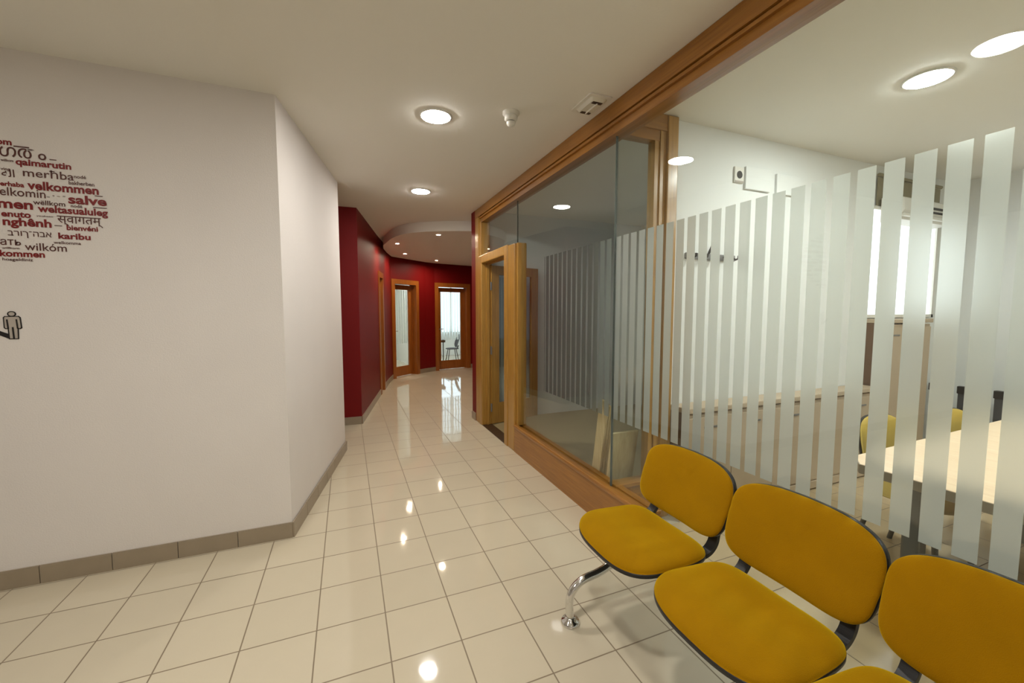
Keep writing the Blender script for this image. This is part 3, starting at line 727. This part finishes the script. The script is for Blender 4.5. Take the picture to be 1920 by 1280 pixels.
# boards leaning in the dark room corner
for k in range(3):
    base = Vector((6.32+.085*k, 1.13-.02*k, 0.02)); top = Vector((6.16+.075*k, .46+.02*k, 2.72-.07*k)); d = (top-base).normalized()
    wv = Vector((0, 1, 0)).cross(d).normalized(); b = MB(); h1 = wv*.028; h2 = d.cross(wv).normalized()*.16
    vs = [base-h1-h2, base+h1-h2, base+h1+h2, base-h1+h2]; vs2 = [v+(top-base) for v in vs]
    b.add(vs+vs2, [(3, 2, 1, 0), (4, 5, 6, 7)]+[(i, (i+1) % 4, 4+(i+1) % 4, 4+i) for i in range(4)])
    o = b.build('wooden_plank', M_board, origin=tuple(base))
    tag(o, ('pale narrow plank leaning behind the corridor glass, outermost and tallest of the bundle', 'pale narrow plank leaning behind the corridor glass, middle of the bundle', 'pale narrow plank leaning behind the corridor glass, innermost of the bundle')[k], 'plank', 'pale planks leaning inside the glass corner')
b = MB(); vs = [(6.22, .52, 0), (6.95, .52, 0), (6.95, .19, 2.0), (6.22, .19, 2.0)]
b.add(vs+[(x, y+.07, z+.01) for x, y, z in vs], [(0, 1, 2, 3), (7, 6, 5, 4), (0, 4, 5, 1), (1, 5, 6, 2), (2, 6, 7, 3), (3, 7, 4, 0)])
tag(b.build('leaning_board', M_board, origin=(6.6, .52, 0)), 'short wide pale board leaning against the glazed partition in the dark room', 'board')

# furniture in the bright far room
t = empty('side_table', (8.2, 29.6, 0), 'dark table seen through the bright right lobby door', 'table')
MB().prism(rrect(7.0, 8.8, 28.9, 30.4, .2), 2.05, 2.3).build('tabletop', M_brown, t)
for x, y in ((7.2, 29.1), (8.6, 29.1), (7.2, 30.2), (8.6, 30.2)): MB().tube([(x, y, 0), (x, y, 2.05)], .05, 8).build('leg', M_grey, t)
t = empty('shell_chair', (9.55, 29.6, 0), 'dark chair with slim legs beside the table in the bright far room', 'chair')
vs, fs = pad(lambda a: superell(a, 2.6), lambda u, v, w: (9.5+.6*u, 29.4+.6*v, 1.42+w), .08, rings=6, seg=28); MB().add(vs, fs, True).build('seat', M_dgrey, t)
vs, fs = pad(lambda a: superell(a, 2.6), lambda u, v, w: (10.08+.22*v-.12*u*u-w, 29.4+.58*u, 2.15+.62*v), .06, rings=6, seg=28); MB().add(vs, fs, True).build('backrest', M_dgrey, t)
for sx, sy in ((-1, -1), (1, -1), (-1, 1), (1, 1)): MB().tube([(9.5+sx*.55, 29.4+sy*.5, 0), (9.5+sx*.3, 29.4+sy*.3, 1.42)], .04, 8).build('leg', M_grey, t)
MB().tube([(9.98, 29.4, 1.42), (10.1, 29.4, 1.7)], .06, 8).build('bracket', M_grey, t)

# ------------------------------------------------------------------ world, camera, render look
w = bpy.data.worlds.new('world'); sc.world = w; w.use_nodes = True
w.node_tree.nodes['Background'].inputs[0].default_value = (.5, .55, .6, 1); w.node_tree.nodes['Background'].inputs[1].default_value = .05
cam = bpy.data.cameras.new('camera'); co = bpy.data.objects.new('camera', cam); COL.objects.link(co)
co.location = (.55968*S, -7.54779*S, 4.8411*S)
co.rotation_euler = (math.radians(90-4.206), 0, math.radians(-21.990))
cam.sensor_width = 36; cam.lens = 764.257/1920*36; cam.clip_start = .02; cam.clip_end = 60
sc.camera = co
sc.view_settings.view_transform = 'Standard'; sc.view_settings.look = 'None'; sc.view_settings.gamma = 1
sc.view_settings.exposure = 0.2; sc.view_settings.use_curve_mapping = False
cy = sc.cycles
cy.use_denoising = True; cy.adaptive_threshold = .02; cy.max_bounces = 10; cy.diffuse_bounces = 4; cy.glossy_bounces = 6; cy.transmission_bounces = 8; cy.transparent_max_bounces = 24
cy.sample_clamp_indirect = 8; cy.caustics_reflective = False; cy.caustics_refractive = False
for o in bpy.data.objects:
    if '_o' in o: del o['_o']
